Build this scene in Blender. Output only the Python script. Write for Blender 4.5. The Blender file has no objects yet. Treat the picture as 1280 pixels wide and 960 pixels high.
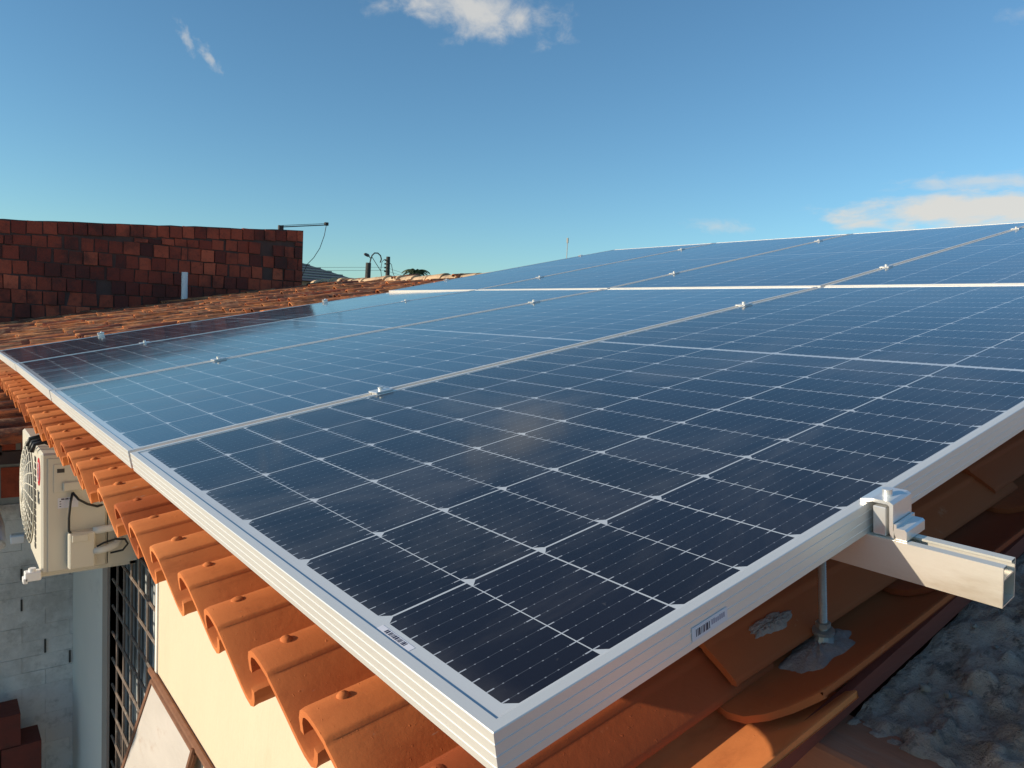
import bpy, math, random
import numpy as np
from mathutils import Matrix, Vector

random.seed(7)
rng = np.random.default_rng(11)
S = bpy.context.scene
COL = S.collection

# ------------------------------------------------------------------ camera
cam_data = bpy.data.cameras.new("camera")
cam_data.sensor_width = 36.0
cam_data.lens = 919.05 / 1280 * 36.0
cam_data.clip_start = 0.02
cam_data.clip_end = 3000
cam = bpy.data.objects.new("camera", cam_data)
COL.objects.link(cam)
Rc = Matrix(((0.78293127, 0.0105723, -0.62201837),
             (-0.62010743, 0.093388, -0.77893868),
             (0.04985388, 0.99557366, 0.07967234)))
cam.matrix_world = Matrix.Translation((-0.29512, -0.37080, 0.27376)) @ Rc.to_4x4()
S.camera = cam

# ------------------------------------------------------------------ light
SUN_DIR = Vector((-2.154, 0.80, 0.600)).normalized()
sun_el = math.asin(SUN_DIR.z)
sun_rot = math.atan2(SUN_DIR.x, SUN_DIR.y)
sd = bpy.data.lights.new("sun", 'SUN')
sd.energy = 5.0
sd.angle = math.radians(0.5)
sd.color = (1.0, 0.86, 0.66)
sun = bpy.data.objects.new("sun", sd)
COL.objects.link(sun)
sun.rotation_euler = SUN_DIR.to_track_quat('Z', 'Y').to_euler()
sun.location = SUN_DIR * 30

S.view_settings.view_transform = 'Standard'
S.view_settings.look = 'None'
S.view_settings.exposure = 0.0
S.view_settings.gamma = 1.0
S.view_settings.use_curve_mapping = False


# ------------------------------------------------------------------ node helper
class NT:
    def __init__(self, tree):
        self.t = tree
        self.n = tree.nodes
        self.l = tree.links

    def node(self, typ, ins=None, **props):
        nd = self.n.new(typ)
        for k, v in props.items():
            setattr(nd, k, v)
        for k, v in (ins or {}).items():
            self.put(nd.inputs[k], v)
        return nd

    def put(self, sock, v):
        if isinstance(v, bpy.types.NodeSocket):
            self.l.new(v, sock)
        else:
            if isinstance(v, (tuple, list)) and len(v) == 3 and sock.type == 'RGBA':
                v = (*v, 1)
            sock.default_value = v

    def m(self, op, a, b=None, c=None, clamp=False):
        nd = self.n.new('ShaderNodeMath')
        nd.operation = op
        nd.use_clamp = clamp
        for i, v in enumerate((a, b, c)):
            if v is not None:
                self.put(nd.inputs[i], v)
        return nd.outputs[0]

    def mix(self, f, a, b, blend='MIX'):
        nd = self.n.new('ShaderNodeMix')
        nd.data_type = 'RGBA'
        nd.blend_type = blend
        self.put(nd.inputs[0], f)
        self.put(nd.inputs[6], a)
        self.put(nd.inputs[7], b)
        return nd.outputs[2]

    def ramp(self, f, stops):
        nd = self.n.new('ShaderNodeValToRGB')
        self.put(nd.inputs[0], f)
        el = nd.color_ramp.elements
        while len(el) < len(stops):
            el.new(0.5)
        for e, (p, c) in zip(el, stops):
            e.position = p
            e.color = (c, c, c, 1) if isinstance(c, (int, float)) else (*c, 1)
        return nd.outputs[0]

    def noise(self, vec, scale, detail=4, rough=0.55, dist=0.0):
        nd = self.node('ShaderNodeTexNoise', {'Scale': scale, 'Detail': detail, 'Roughness': rough, 'Distortion': dist})
        if vec is not None:
            self.put(nd.inputs['Vector'], vec)
        return nd.outputs[0]

    def smooth(self, x, lo, hi):
        nd = self.n.new('ShaderNodeMapRange')
        nd.interpolation_type = 'SMOOTHSTEP'
        self.put(nd.inputs[0], x)
        nd.inputs[1].default_value = lo
        nd.inputs[2].default_value = hi
        nd.inputs[3].default_value = 0
        nd.inputs[4].default_value = 1
        return nd.outputs[0]

    def scalevec(self, vec, s, loc=(0, 0, 0), rot=(0, 0, 0)):
        nd = self.node('ShaderNodeMapping', {'Vector': vec, 'Scale': s, 'Location': loc, 'Rotation': rot})
        return nd.outputs[0]


# ------------------------------------------------------------------ world
world = bpy.data.worlds.new("World")
S.world = world
world.use_nodes = True
W = NT(world.node_tree)
for nd in list(W.n):
    W.n.remove(nd)
sky = W.node('ShaderNodeTexSky', sky_type='NISHITA', sun_disc=False)
sky.sun_elevation = sun_el
sky.sun_rotation = sun_rot
sky.altitude = 50
sky.air_density = 1.0
sky.dust_density = 0.2
sky.ozone_density = 3.0
dirv = W.node('ShaderNodeTexCoord').outputs['Generated']


def cloud(center, right, rad_a, rad_b, seed, scale, lo, hi, stretch=3.0):
    """soft patch of cloud round a compass direction; returns a 0..1 mask"""
    c = Vector(center).normalized()
    r = Vector(right)
    r = (r - c * r.dot(c)).normalized()
    u = c.cross(r)
    def dotp(v):
        nd = W.node('ShaderNodeVectorMath', operation='DOT_PRODUCT')
        W.put(nd.inputs[0], dirv)
        nd.inputs[1].default_value = v
        return nd.outputs['Value']
    a = W.m('DIVIDE', dotp(r), rad_a)
    b = W.m('DIVIDE', dotp(u), rad_b)
    front = W.m('GREATER_THAN', dotp(c), 0.3)
    asp = min(rad_a / rad_b, 2.6)
    comb = W.node('ShaderNodeCombineXYZ', {0: W.m('MULTIPLY', a, asp), 1: b, 2: float(seed)}).outputs[0]
    n1 = W.noise(comb, scale * 0.8, 8, 0.6, 0.25)
    d = W.m('SQRT', W.m('ADD', W.m('MULTIPLY', a, a), W.m('MULTIPLY', b, b)))
    fall = W.m('SUBTRACT', 1.0, d)
    v = W.m('ADD', fall, W.m('MULTIPLY', W.m('SUBTRACT', n1, 0.5), 1.9))
    return W.m('MULTIPLY', W.smooth(v, lo, hi), front)


clouds = [
    # centre, right axis, half widths (radians), seed, noise scale, lo, hi, strength
    ((0.528, 0.768, 0.378), (0.62, -0.6, -0.12), 0.135, 0.042, 3.1, 1.5, 0.10, 1.0, 0.78),
    ((0.235, 0.921, 0.308), (0.5, 0.0, -0.95), 0.030, 0.010, 8.0, 1.3, 0.2, 1.2, 0.42),
    ((0.262, 0.921, 0.291), (0.7, 0.0, -0.75), 0.028, 0.009, 14.0, 1.2, 0.1, 1.2, 0.5),
    ((0.925, 0.330, 0.155), (0.4, -0.9, 0.03), 0.190, 0.028, 21.0, 1.6, 0.0, 0.75, 0.92),
    ((0.930, 0.330, 0.186), (0.4, -0.9, 0.0), 0.110, 0.015, 27.0, 1.4, 0.0, 1.1, 0.6),
    ((0.797, 0.588, 0.140), (0.6, -0.8, -0.02), 0.055, 0.012, 33.0, 1.4, 0.0, 1.3, 0.4),
    ((0.889, 0.290, 0.345), (0.3, -0.9, 0.03), 0.045, 0.012, 39.0, 1.4, 0.1, 1.5, 0.25),
    ((0.80, 0.10, 0.62), (0.3, -0.9, 0.1), 0.40, 0.16, 44.0, 1.6, 0.1, 1.3, 0.30),
    ((0.55, 0.50, 0.72), (0.6, -0.7, 0.1), 0.30, 0.10, 51.0, 1.7, 0.2, 1.3, 0.22),
]
mask = None
for c, r, a, b, sdn, sc, lo, hi, k in clouds:
    v = W.m('MULTIPLY', cloud(c, r, a, b, sdn, sc, lo, hi), k)
    mask = v if mask is None else W.m('MAXIMUM', mask, v)
tinted = W.mix(1.0, sky.outputs[0], (0.84, 1.10, 1.14), 'MULTIPLY')
white = W.mix(0.0, (5.3, 5.1, 4.7), (1, 1, 1))
skyc = W.mix(mask, tinted, white)
bg = W.node('ShaderNodeBackground', {'Color': skyc, 'Strength': 0.14})
out = W.node('ShaderNodeOutputWorld', {'Surface': bg.outputs[0]})

# ------------------------------------------------------------------ frames
TH = math.radians(11)
CT, ST = math.cos(TH), math.sin(TH)


def P(u, v, n):
    """point on the sloping roof frame -> world"""
    return (u * CT - n * ST, v, u * ST + n * CT)


RW = np.array([[CT, 0, -ST], [0, 1, 0], [ST, 0, CT]])


def PP(a):
    return np.asarray(a, float) @ RW.T


# ------------------------------------------------------------------ object helpers
def tag(o, label=None, cat=None, group=None, kind=None):
    if label: o['label'] = label
    if cat: o['category'] = cat
    if group: o['group'] = group
    if kind: o['kind'] = kind
    return o


def obj(name, verts, faces, mat, parent=None, smooth=False, mats=None, fm=None, attr=None):
    me = bpy.data.meshes.new(name)
    me.from_pydata([tuple(map(float, v)) for v in verts], [], [tuple(int(i) for i in f) for f in faces])
    me.update()
    for m_ in (mats or [mat]):
        me.materials.append(m_)
    if fm is not None:
        me.polygons.foreach_set('material_index', fm)
    if smooth is True:
        me.polygons.foreach_set('use_smooth', [True] * len(me.polygons))
    elif smooth:
        me.polygons.foreach_set('use_smooth', [True] * len(me.polygons))
        me.set_sharp_from_angle(angle=math.radians(smooth))
    if attr is not None:
        for k, vals in attr.items():
            a = me.attributes.new(k, 'FLOAT', 'POINT')
            a.data.foreach_set('value', np.asarray(vals, dtype=np.float32))
    o = bpy.data.objects.new(name, me)
    COL.objects.link(o)
    if parent is not None:
        o.parent = parent
    return o


def empty(name, loc, rot=(0, 0, 0)):
    o = bpy.data.objects.new(name, None)
    o.empty_display_size = 0.05
    COL.objects.link(o)
    o.location = loc
    o.rotation_euler = rot
    return o


class MB:
    def __init__(self):
        self.v, self.f, self.t, self.p = [], [], [], []

    def add(self, vs, fs, tone=0.5):
        b = len(self.v)
        self.p.append((b, len(self.f)))
        self.v += [tuple(x) for x in vs]
        self.f += [tuple(i + b for i in f) for f in fs]
        self.t += [tone] * len(vs)

    def box(self, x0, x1, y0, y1, z0, z1, tone=0.5, jit=0.0):
        vs = [(x, y, z) for x in (x0, x1) for y in (y0, y1) for z in (z0, z1)]
        if jit:
            vs = [(a + random.uniform(-jit, jit), b + random.uniform(-jit, jit), c + random.uniform(-jit, jit)) for a, b, c in vs]
        self.add(vs, [(0, 1, 3, 2), (4, 6, 7, 5), (0, 4, 5, 1), (2, 3, 7, 6), (0, 2, 6, 4), (1, 5, 7, 3)], tone)

    def bbox(self, x0, x1, y0, y1, z0, z1, b=0.004, tone=0.5):
        """box with bevelled edges"""
        xs = sorted((x0, x1)); ys = sorted((y0, y1)); zs = sorted((z0, z1))
        vs = []
        idx = {}
        for i in (0, 1):
            for j in (0, 1):
                for k in (0, 1):
                    p = [xs[i], ys[j], zs[k]]
                    s = [1 if q == 0 else -1 for q in (i, j, k)]
                    for ax in range(3):
                        q = [p[a] + (0 if a == ax else s[a] * b) for a in range(3)]
                        idx[(i, j, k, ax)] = len(vs)
                        vs.append(q)
        fs = []
        for ax in range(3):
            o1, o2 = [a for a in range(3) if a != ax]
            for s in (0, 1):
                loop = []
                for (a, c) in ((0, 0), (1, 0), (1, 1), (0, 1)):
                    key = [0, 0, 0]; key[ax] = s; key[o1] = a; key[o2] = c
                    loop.append(idx[(*key, ax)])
                fs.append(loop)
        for ax in range(3):                       # edges running along ax
            o1, o2 = [a for a in range(3) if a != ax]
            for a in (0, 1):
                for c in (0, 1):
                    k0 = [0, 0, 0]; k1 = [0, 0, 0]
                    k0[ax] = 0; k1[ax] = 1
                    for k_ in (k0, k1):
                        k_[o1] = a; k_[o2] = c
                    fs.append([idx[(*k0, o1)], idx[(*k1, o1)], idx[(*k1, o2)], idx[(*k0, o2)]])
        for i in (0, 1):
            for j in (0, 1):
                for k in (0, 1):
                    fs.append([idx[(i, j, k, 0)], idx[(i, j, k, 1)], idx[(i, j, k, 2)]])
        self.add(vs, fs, tone)

    def tube(self, pts, r, n=10, caps=True, tone=0.5):
        pts = [Vector(p) for p in pts]
        rs = r if isinstance(r, (list, tuple)) else [r] * len(pts)
        vs, fs = [], []
        ref = None
        for i, p in enumerate(pts):
            d = (pts[min(i + 1, len(pts) - 1)] - pts[max(i - 1, 0)]).normalized()
            if ref is None:
                ref = Vector((0, 0, 1)) if abs(d.z) < 0.9 else Vector((1, 0, 0))
            a = (ref - d * ref.dot(d)).normalized()
            b = d.cross(a)
            ref = a
            for k in range(n):
                t = 2 * math.pi * k / n
                vs.append(p + (a * math.cos(t) + b * math.sin(t)) * rs[i])
        for i in range(len(pts) - 1):
            for k in range(n):
                fs.append((i * n + k, i * n + (k + 1) % n, (i + 1) * n + (k + 1) % n, (i + 1) * n + k))
        if caps:
            fs.append(tuple(range(n - 1, -1, -1)))
            fs.append(tuple((len(pts) - 1) * n + k for k in range(n)))
        self.add(vs, fs, tone)

    def prism(self, poly, a0, a1, axis=1, tone=0.5):
        """extrude a 2-D polygon along an axis"""
        n = len(poly)
        vs = []
        for a in (a0, a1):
            for (p, q) in poly:
                c = [p, q]
                c.insert(axis, a)
                vs.append(c)
        fs = [tuple(range(n)), tuple(range(2 * n - 1, n - 1, -1))]
        for i in range(n):
            fs.append((i, (i + 1) % n, n + (i + 1) % n, n + i))
        self.add(vs, fs, tone)

    def xf(self, fn):
        self.v = [fn(*p) for p in self.v]
        return self

    def build_each(self, name, mat, parent=None, smooth=False):
        res = []
        ends = self.p[1:] + [(len(self.v), len(self.f))]
        for (a, fa), (b, fb) in zip(self.p, ends):
            res.append(obj(name, self.v[a:b], [tuple(i - a for i in f) for f in self.f[fa:fb]], mat, parent, smooth, attr={'tone': self.t[a:b]}))
        return res

    def build(self, name, mat, parent=None, smooth=False):
        return obj(name, self.v, self.f, mat, parent, smooth, attr={'tone': self.t})


def copy_tree(o, parent=None):
    c = o.copy()
    COL.objects.link(c)
    if parent is not None:
        c.parent = parent
    for ch in list(o.children):
        copy_tree(ch, c)
    return c


# ------------------------------------------------------------------ materials
def mat(name):
    m_ = bpy.data.materials.new(name)
    m_.use_nodes = True
    t = NT(m_.node_tree)
    bs = t.n['Principled BSDF']
    return m_, t, bs


def simple(name, col, rough=0.6, metal=0.0, var=0.15, scale=8.0, bump=0.0, bscale=60.0, stretch=(1, 1, 1), spec=0.5, dirt=None):
    m_, t, bs = mat(name)
    co = t.node('ShaderNodeTexCoord').outputs['Object']
    v = t.scalevec(co, stretch)
    n1 = t.noise(v, scale, 6, 0.6)
    k = t.m('MULTIPLY_ADD', t.m('SUBTRACT', n1, 0.5), 2 * var, 1.0)
    c = t.mix(1.0, (col[0], col[1], col[2]), t.node('ShaderNodeCombineColor', {0: k, 1: k, 2: k}).outputs[0], 'MULTIPLY')
    if dirt:
        dn = t.smooth(t.noise(v, scale * 0.55, 8, 0.7), dirt[1], dirt[2])
        c = t.mix(dn, c, dirt[0])
    t.put(bs.inputs['Base Color'], c)
    bs.inputs['Metallic'].default_value = metal
    bs.inputs['Specular IOR Level'].default_value = spec
    t.put(bs.inputs['Roughness'], t.m('MULTIPLY_ADD', n1, 0.15, rough - 0.07))
    if bump:
        bn = t.noise(v, bscale, 5, 0.6)
        b = t.node('ShaderNodeBump', {'Strength': 1.0, 'Distance': bump, 'Height': bn})
        t.put(bs.inputs['Normal'], b.outputs[0])
    return m_


# aluminium
M_alu = simple('anodised_aluminium', (0.82, 0.79, 0.74), 0.40, 0.40, 0.02, 2.0)
M_rail = simple('mill_aluminium', (0.80, 0.76, 0.68), 0.38, 0.45, 0.10, 10.0, 0.0004, 60, (1, .25, 1), dirt=((0.50, 0.41, 0.30), 0.48, 0.78))
M_clamp = simple('clamp_aluminium', (0.80, 0.79, 0.77), 0.3, 0.6, 0.06, 30.0)
M_steel = simple('galvanised_steel', (0.42, 0.40, 0.37), 0.45, 0.6, 0.2, 60.0, 0.0004, 200)
M_label = simple('label_paper', (0.72, 0.71, 0.76), 0.5, 0, 0.03, 40)
M_ink = simple('label_ink', (0.03, 0.03, 0.06), 0.5, 0, 0.03, 40)


def make_cell_material():
    m_, t, bs = mat('solar_cells_under_glass')
    tc = t.node('ShaderNodeTexCoord').outputs['Object']
    sep = t.node('ShaderNodeSeparateXYZ', {0: tc})
    x, y = sep.outputs[0], sep.outputs[1]
    info = t.node('ShaderNodeObjectInfo')
    oc = t.node('ShaderNodeSeparateColor', {0: info.outputs['Color']})
    coat_k = oc.outputs[0]
    tint_k = oc.outputs[1]
    L, Wd, PH, PV = 2.465, 1.134, 0.0925, (1.134 - 0.026) / 6
    half = t.m('GREATER_THAN', x, L / 2)
    xs = t.m('SUBTRACT', x, t.m('MULTIPLY_ADD', half, L / 2 + 0.006 - 0.024, 0.024))
    ys = t.m('SUBTRACT', y, 0.013)
    inx = t.m('MULTIPLY', t.m('GREATER_THAN', xs, 0.0), t.m('LESS_THAN', xs, PH * 13))
    iny = t.m('MULTIPLY', t.m('GREATER_THAN', ys, 0.0), t.m('LESS_THAN', ys, PV * 6))
    fx = t.m('MULTIPLY', t.m('FRACT', t.m('DIVIDE', xs, PH)), PH)      # 0..PH
    fy = t.m('MULTIPLY', t.m('FRACT', t.m('DIVIDE', ys, PV)), PV)
    gx, gy = 0.0008, 0.0013

    def band(v, lo, hi):
        return t.m('MULTIPLY', t.m('GREATER_THAN', v, lo), t.m('LESS_THAN', v, hi))
    # every other cross line is the hairline cut inside one wafer
    odd = t.m('MODULO', t.m('FLOOR', t.m('DIVIDE', t.m('ADD', xs, PH / 2), PH)), 2.0)
    gxx = t.m('MULTIPLY_ADD', odd, -0.0004, 0.0010)
    cell = t.m('MULTIPLY', t.m('MULTIPLY', t.m('GREATER_THAN', fx, gxx), t.m('LESS_THAN', fx, t.m('SUBTRACT', PH, gxx))), band(fy, gy, PV - gy))
    # clipped corners, low-u side only
    fyy = t.m('MINIMUM', fy, t.m('SUBTRACT', PV, fy))
    cham = t.m('GREATER_THAN', t.m('ADD', fx, fyy), 0.0110)
    cell = t.m('MULTIPLY', t.m('MULTIPLY', cell, cham), t.m('MULTIPLY', inx, iny))
    # bus bars, ten per cell
    bp = (PV - 2 * gy) / 10
    by = t.m('ABSOLUTE', t.m('SUBTRACT', t.m('MULTIPLY', t.m('FRACT', t.m('DIVIDE', t.m('SUBTRACT', fy, gy), bp)), bp), bp / 2))
    wire = t.m('LESS_THAN', by, 0.00022)
    dp = PH / 7
    dx = t.m('ABSOLUTE', t.m('SUBTRACT', t.m('MULTIPLY', t.m('FRACT', t.m('DIVIDE', t.m('ADD', fx, dp * 0.25), dp)), dp), dp / 2))
    dots = t.m('MULTIPLY', t.m('LESS_THAN', by, 0.00055), t.m('LESS_THAN', dx, 0.0008))
    fxe = t.m('MINIMUM', fx, t.m('SUBTRACT', PH, fx))
    dash = t.m('MULTIPLY', t.m('LESS_THAN', by, 0.00065), t.m('LESS_THAN', fxe, 0.0080))
    # fine fingers
    fin = t.m('FRACT', t.m('DIVIDE', x, 0.0016))
    fin = t.m('MULTIPLY', t.m('LESS_THAN', fin, 0.12), 0.5)
    cn = t.noise(tc, 6.0, 3)
    # each cell a slightly different navy
    cellid = t.node('ShaderNodeCombineXYZ', {0: t.m('FLOOR', t.m('DIVIDE', xs, PH)), 1: t.m('FLOOR', t.m('DIVIDE', ys, PV)), 2: info.outputs['Random']}).outputs[0]
    wn = t.node('ShaderNodeTexWhiteNoise', {'Vector': cellid}).outputs[0]
    navy = t.mix(wn, (0.006, 0.005, 0.010), (0.011, 0.009, 0.017))
    navy = t.mix(fin, navy, (0.022, 0.022, 0.028))
    silver = (0.42, 0.45, 0.50)
    c = t.mix(t.m('MULTIPLY', wire, 0.20), navy, silver)
    c = t.mix(t.m('MAXIMUM', t.m('MULTIPLY', dots, 0.5), dash), c, (0.46, 0.48, 0.52))
    c = t.mix(cell, (0.58, 0.60, 0.62), c)
    # dash bridges the gap between half cells too; dust film on the glass
    du = t.smooth(t.noise(t.scalevec(tc, (1.1, 2.2, 1), (3.3, 1.7, 0), (0, 0, 0.5)), 1.9, 8, 0.66, 0.9), 0.42, 0.78)
    du2 = t.smooth(t.noise(tc, 95.0, 3, 0.6), 0.70, 0.78)
    dustf = t.m('ADD', t.m('MULTIPLY', du, 0.15), t.m('MULTIPLY', du2, 0.12))
    edge = t.m('SUBTRACT', 1.0, t.smooth(t.m('ADD', x, t.m('MULTIPLY', t.m('SUBTRACT', t.noise(tc, 9.0, 6, 0.7), 0.5), 0.06)), 0.012, 0.050))
    drip = t.smooth(t.noise(t.scalevec(tc, (1.2, 26, 1)), 2.0, 4, 0.6), 0.60, 0.80)
    spot = t.smooth(t.noise(t.scalevec(tc, (1, 1, 1), (9, 2, 0)), 17.0, 5, 0.7, 0.8), 0.70, 0.78)
    dustf = t.m('ADD', dustf, t.m('ADD', t.m('MULTIPLY', edge, 0.07), t.m('ADD', t.m('MULTIPLY', drip, 0.025), t.m('MULTIPLY', spot, 0.05))))
    dustf = t.m('ADD', dustf, 0.006)
    c = t.mix(dustf, c, (0.40, 0.36, 0.33))
    t.put(bs.inputs['Base Color'], c)
    bs.inputs['Roughness'].default_value = 0.45
    bs.inputs['Specular IOR Level'].default_value = 0.15
    t.put(bs.inputs['Coat Weight'], coat_k)
    t.put(bs.inputs['Coat IOR'], t.m('MULTIPLY_ADD', tint_k, 0.6, 1.1))
    t.put(bs.inputs['Coat Roughness'], t.m('MULTIPLY_ADD', du, 0.06, 0.085))
    wav = t.noise(tc, 2.2, 2)
    b = t.node('ShaderNodeBump', {'Strength': 1.0, 'Distance': 0.0012, 'Height': wav})
    t.put(bs.inputs['Coat Normal'], b.outputs[0])
    return m_


M_cells = make_cell_material()
M_backsheet = simple('backsheet', (0.7, 0.7, 0.7), 0.6)


def make_tile_material():
    m_, t, bs = mat('terracotta_roof_tile')
    tc = t.node('ShaderNodeTexCoord').outputs['Object']
    tone = t.node('ShaderNodeAttribute', attribute_name='tone').outputs['Fac']
    age = t.node('ShaderNodeAttribute', attribute_name='age').outputs['Fac']
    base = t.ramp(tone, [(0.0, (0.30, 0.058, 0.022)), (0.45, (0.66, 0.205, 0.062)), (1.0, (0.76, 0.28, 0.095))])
    n1 = t.noise(t.scalevec(tc, (1, 2.5, 2.5)), 7.0, 7, 0.65)
    c = t.mix(t.m('MULTIPLY', t.smooth(n1, 0.48, 0.78), 0.6), base, (0.40, 0.105, 0.034))
    n2 = t.smooth(t.noise(t.scalevec(tc, (1, 1, 1), (3, 1, 2)), 22.0, 6, 0.7), 0.64, 0.78)
    c = t.mix(t.m('MULTIPLY', n2, 0.55), c, (0.55, 0.33, 0.2))
    scr = t.smooth(t.noise(t.scalevec(tc, (14, 60, 14), (0, 0, 0), (0, 0, 0.5)), 2.0, 3, 0.5), 0.74, 0.80)
    c = t.mix(t.m('MULTIPLY', scr, 0.45), c, (0.6, 0.42, 0.3))
    # weathering: lichen-dark and sandy patches on the old end of the roof
    old = t.smooth(t.noise(t.scalevec(tc, (0.8, 2, 2)), 5.0, 8, 0.7), 0.40, 0.55)
    c = t.mix(t.m('MULTIPLY', t.m('MULTIPLY', old, age), 0.9), c, (0.07, 0.038, 0.03))
    sand = t.smooth(t.noise(t.scalevec(tc, (1, 1, 1), (7, 7, 7)), 8.0, 6, 0.7), 0.5, 0.66)
    c = t.mix(t.m('MULTIPLY', t.m('MULTIPLY', sand, age), 0.55), c, (0.60, 0.34, 0.18))
    t.put(bs.inputs['Base Color'], c)
    bs.inputs['Roughness'].default_value = 0.8
    bs.inputs['Specular IOR Level'].default_value = 0.2
    h = t.m('ADD', t.m('MULTIPLY', t.noise(tc, 45.0, 7, 0.7), 0.6), t.m('MULTIPLY', t.smooth(t.noise(tc, 160.0, 3), 0.66, 0.8), 0.5))
    b = t.node('ShaderNodeBump', {'Strength': 1.0, 'Distance': 0.0011, 'Height': h})
    t.put(bs.inputs['Normal'], b.outputs[0])
    return m_


M_tile = make_tile_material()
M_wall = simple('cream_render', (0.70, 0.56, 0.40), 0.85, 0, 0.07, 3.5, 0.0030, 38, dirt=((0.55, 0.40, 0.25), 0.58, 0.85), stretch=(1, 1.6, 0.5))
M_whitewall = simple('off_white_render', (0.80, 0.77, 0.70), 0.9, 0, 0.08, 2.0, 0.002, 30, dirt=((0.30, 0.29, 0.25), 0.60, 0.85))
M_mortar = simple('grey_mortar', (0.36, 0.28, 0.24), 0.9, 0, 0.45, 40, 0.005, 120)
M_ridge = simple('ridge_mortar', (0.60, 0.42, 0.25), 0.9, 0, 0.3, 4, 0.01, 12, dirt=((0.2, 0.13, 0.09), 0.5, 0.7))
M_redwood = simple('red_painted_timber', (0.20, 0.045, 0.025), 0.7, 0, 0.3, 7, 0.0015, 30, (0.25, 3, 3), dirt=((0.30, 0.15, 0.10), 0.6, 0.8))
M_beam = simple('brown_timber', (0.44, 0.16, 0.08), 0.75, 0, 0.35, 9, 0.002, 30, (3, 0.4, 3), dirt=((0.42, 0.25, 0.17), 0.55, 0.75))
M_darkwood = simple('dark_timber', (0.05, 0.025, 0.02), 0.8, 0, 0.4, 8)
M_rust = simple('rusty_iron', (0.22, 0.10, 0.055), 0.8, 0.1, 0.4, 30, 0.001, 100)
M_grille = simple('painted_grille', (0.20, 0.15, 0.12), 0.6, 0.1, 0.4, 40, dirt=((0.35, 0.32, 0.28), 0.5, 0.7))
M_sheet = simple('weathered_sheet', (0.52, 0.47, 0.42), 0.6, 0, 0.15, 4, 0.001, 30, (1, 1, 3), dirt=((0.30, 0.16, 0.09), 0.60, 0.85))
M_black = simple('black_rubber', (0.012, 0.012, 0.012), 0.5)
M_ac = simple('beige_enamel', (0.66, 0.61, 0.50), 0.45, 0, 0.04, 3, dirt=((0.5, 0.42, 0.30), 0.68, 0.95))
M_acdark = simple('fan_cavity', (0.05, 0.045, 0.04), 0.7)
M_red = simple('red_badge', (0.55, 0.015, 0.03), 0.4, 0, 0.03)
M_grey = simple('grey_lettering', (0.10, 0.10, 0.10), 0.5)
M_foam = simple('white_insulation', (0.72, 0.69, 0.62), 0.8, 0, 0.1, 20, 0.002, 50)
M_pvc = simple('white_pvc', (0.86, 0.85, 0.83), 0.4, 0, 0.04, 6)
M_ground = simple('packed_earth', (0.27, 0.20, 0.14), 0.95, 0, 0.4, 0.6, 0.02, 6)
M_patio = simple('patio_cement', (0.36, 0.31, 0.27), 0.9, 0, 0.4, 1.5)
M_pole = simple('dark_concrete_pole', (0.05, 0.045, 0.04), 0.8)
M_farroof = simple('grey_corrugated_roof', (0.12, 0.10, 0.10), 0.7, 0, 0.3, 2)
M_farwall = simple('plain_far_wall', (0.4, 0.36, 0.3), 0.9)
M_leaf = simple('palm_leaf', (0.05, 0.085, 0.025), 0.6, 0, 0.4, 6)
M_trunk = simple('palm_trunk', (0.14, 0.10, 0.07), 0.9)


def glass_mat():
    m_, t, bs = mat('window_glass')
    tc = t.node('ShaderNodeTexCoord').outputs['Object']
    st = t.noise(t.scalevec(tc, (1, 9, 0.7)), 2.6, 4, 0.6)
    c = t.mix(t.smooth(st, 0.42, 0.62), (0.012, 0.016, 0.018), (0.10, 0.13, 0.16))  # grey-blue streaks are reflections painted into the pane colour
    t.put(bs.inputs['Base Color'], c)
    bs.inputs['Roughness'].default_value = 0.12
    return m_


M_glass = glass_mat()


def brick_mat(name, stops, dirtc=(0.05, 0.025, 0.02), dk=0.75):
    m_, t, bs = mat(name)
    tc = t.node('ShaderNodeTexCoord').outputs['Object']
    tone = t.node('ShaderNodeAttribute', attribute_name='tone').outputs['Fac']
    c = t.ramp(tone, stops)
    n = t.noise(tc, 1.6, 8, 0.7)
    c = t.mix(t.m('MULTIPLY', t.smooth(n, 0.44, 0.68), dk), c, dirtc)
    n2 = t.noise(tc, 14.0, 6, 0.7)
    c = t.mix(t.m('MULTIPLY', t.smooth(n2, 0.5, 0.75), 0.5), c, dirtc)
    t.put(bs.inputs['Base Color'], c)
    bs.inputs['Roughness'].default_value = 0.9
    b = t.node('ShaderNodeBump', {'Strength': 1.0, 'Distance': 0.004, 'Height': t.noise(tc, 40, 5, 0.6)})
    t.put(bs.inputs['Normal'], b.outputs[0])
    return m_


M_brick = brick_mat('red_clay_brick', [(0.0, (0.09, 0.025, 0.02)), (0.35, (0.26, 0.045, 0.025)), (0.7, (0.50, 0.095, 0.045)), (1.0, (0.70, 0.15, 0.07))])
M_brickw = brick_mat('whitewashed_block', [(0.0, (0.76, 0.73, 0.69)), (1.0, (0.82, 0.79, 0.75))], (0.30, 0.28, 0.25), 0.6)
M_darkmortar = simple('dark_mortar', (0.10, 0.055, 0.045), 0.95, 0, 0.4, 8)


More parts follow.
